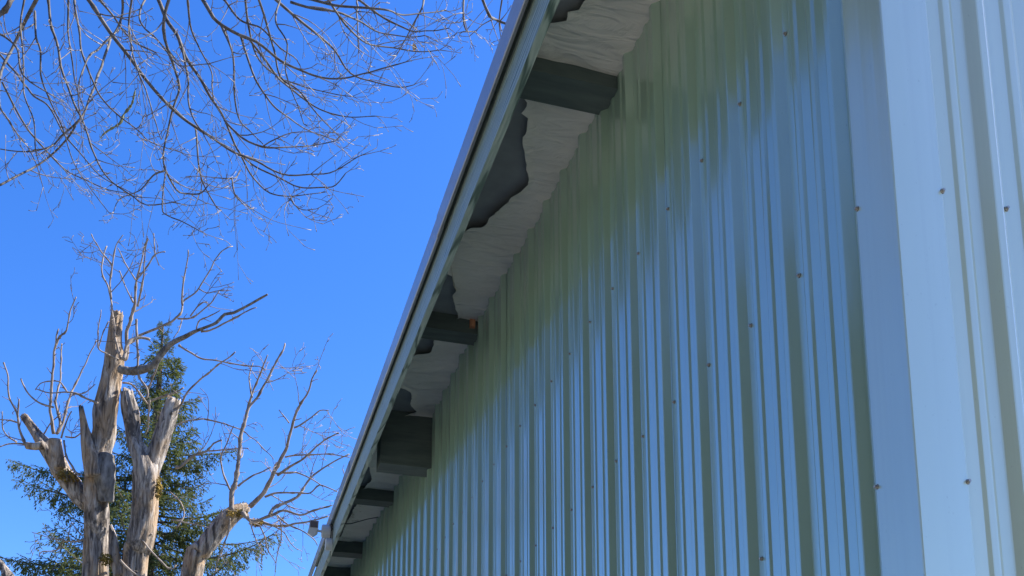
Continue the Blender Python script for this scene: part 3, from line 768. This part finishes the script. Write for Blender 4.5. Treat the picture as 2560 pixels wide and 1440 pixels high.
# ------------------------------------------------------------------ conifer behind
CD = 26.0
ctop = at(408, 815, CD); cbot = at(402, 1440, CD)
con = thing('conifer_tree', 'tall dark green conifer standing behind the dead tree', 'tree', (ctop.x, ctop.y, 0))
b = MB(); sp, sr = smooth_path([(ctop.x, ctop.y, -.1), (ctop.x, ctop.y, 5), (ctop.x, ctop.y, 10), ctop], [.36, .25, .16, .012], .5)
b.tube(sp, sr, 10, rough=.08); b.build('trunk', M['conbark'], con, True)
def bough_mesh(Lb, seed):
    rg = random.Random(seed); b = MB()
    droop = rg.uniform(.12, .3)
    P = lambda t: Vector((Lb * t, .06 * Lb * math.sin(t * 4 + seed), Lb * (-droop * t * (1.2 - t) * 1.3 + .10 * t ** 3)))
    stem = [P(i / 10) for i in range(11)]
    b.tube(stem, [.022 * Lb ** .5 * (1 - i / 11.5) for i in range(11)], 5, mi=1)
    def blades(p0, p1, w):
        d = p1 - p0; ln = d.length; d = d / ln; nb = max(4, int(ln / .032))
        for i in range(nb):
            t = (i + rg.random()) / nb; q = p0 + d * ln * t
            s_ = d.cross(Vector((rg.gauss(0, .35), rg.gauss(0, .35), 1))).normalized() * (1 if i % 2 else -1)
            tip = q + (d * .75 + s_ * rg.uniform(.35, .8) + Vector((0, 0, rg.uniform(-.45, .15)))).normalized() * rg.uniform(.07, .14) * (1.15 - .5 * t)
            ww = (tip - q).cross(Vector((rg.gauss(0, .5), rg.gauss(0, .5), 1))).normalized() * w
            b.add([q, q.lerp(tip, .45) + ww, tip, q.lerp(tip, .45) - ww], [(0, 1, 2, 3)])
    nbr = int(7 + Lb * 8)
    for i in range(nbr):
        t = .12 + .86 * (i + rg.random() * .6) / nbr; p0 = P(t); sd_ = 1 if i % 2 else -1
        ln = Lb * .36 * (1.08 - t) * rg.uniform(.6, 1.2) + .10
        d = Vector((rg.uniform(.5, .9), sd_ * rg.uniform(.6, 1), rg.uniform(-.45, .05))).normalized()
        p1 = p0 + d * ln + Vector((0, 0, -.1 * ln)); pm = p0.lerp(p1, .5) + Vector((0, 0, .05 * ln))
        blades(p0, pm, .016); blades(pm, p1, .016)
        for h in range(int(ln / .16)):       # hanging sprays
            s0 = p0.lerp(p1, rg.uniform(.25, 1)); blades(s0, s0 + Vector((rg.uniform(-.05, .12), rg.uniform(-.08, .08), -rg.uniform(.10, .26))), .017)
    blades(P(.8), P(1) + Vector((.06, 0, .02)), .016); blades(P(.5), P(.8), .016)
    ms = bpy.data.meshes.new('bough'); ms.from_pydata(b.v, [], b.f)
    ms.materials.append(M['needle']); ms.materials.append(M['conbark']); ms.polygons.foreach_set('material_index', b.m)
    return ms
SZ = [.5, .9, 1.5, 2.2, 3.0, 3.8]
BM = {s: [bough_mesh(s, int(s * 10) + k * 100) for k in range(3)] for s in SZ}
rng = random.Random(4)
def bough(h, az, Lw, el):
    s = min(SZ, key=lambda q: abs(q - Lw)); o = bpy.data.objects.new('bough', rng.choice(BM[s])); C.objects.link(o)
    o.parent = con; o.location = (0, 0, ctop.z - h); o.scale = (Lw / s,) * 3
    o.rotation_euler = (rng.uniform(-.25, .25), -el, az)
h = .12; az = 0.0; nb = 0
while h < 9.2 and nb < 290:
    az += 2.4 + rng.uniform(-.4, .4)
    Lw = (.09 + .36 * h + .016 * h * h) * rng.uniform(.45, 1.3)
    if math.cos(az - math.pi + YAW) > .2: Lw *= .74
    if math.cos(az + YAW) > .2 and h > 3.5: Lw *= .85
    bough(h, az, min(Lw, 4.0), rng.uniform(.35, .6) if h < 1.5 else rng.uniform(-.02, .3) if h < 5 else rng.uniform(-.12, .16))
    h += .046 + .006 * min(h, 3); nb += 1
for k in range(7):                           # leader sprays
    bough(.02 + .07 * k, k * 2.1, .22, 1.0)
for hh, px, Lw in ((4.0, -1, 3.5), (4.35, -1, 3.3), (4.7, -1, 2.7), (6.3, -1, 3.9), (6.55, -1, 3.7), (6.45, -1, 3.2), (3.3, 1, 2.0), (5.4, 1, 3.0), (6.1, 1, 3.3), (5.0, 1, 2.2)):
    bough(hh, (math.pi if px < 0 else 0) - YAW + rng.uniform(-.25, .25), Lw, rng.uniform(.0, .12))

# ------------------------------------------------------------------ unseen woods, added to darken the reflections in the wall ribs
wd = MB(); rng = random.Random(9)
for k in range(70):
    a = rng.uniform(R(188), R(292)); d = rng.uniform(17, 34)
    cx_, cy_ = d * math.sin(a), d * math.cos(a); hh = rng.uniform(14, 23); wr = rng.uniform(2.4, 3.8)
    wd.tube([(cx_, cy_, -.1), (cx_, cy_, hh * .9)], [.3, .05], 5, mi=1)
    for q in range(230):
        t = rng.random() ** .8; z = 1.2 + (hh - 1.2) * t; rr = wr * (1 - t) + .25
        b_ = rng.uniform(0, 6.283); r_ = rr * rng.uniform(.45, 1.1)
        p = Vector((cx_ + r_ * math.cos(b_), cy_ + r_ * math.sin(b_), z))
        o_ = Vector((math.cos(b_), math.sin(b_), rng.uniform(-.6, -.1))).normalized() * rng.uniform(.5, 1.0)
        s_ = Vector((-math.sin(b_), math.cos(b_), rng.uniform(-.4, .4))) * rng.uniform(.3, .6)
        wd.add([p - s_, p + o_, p + s_, p - o_ * .6], [(0, 1, 2, 3)])
M['far'] = noisy('added_foliage', (.018, .04, .024), (.05, .085, .045), 1.5, .9)
wood = wd.build('added_woodland', [M['far'], M['conbark']], None); tag(wood, kind='stuff')
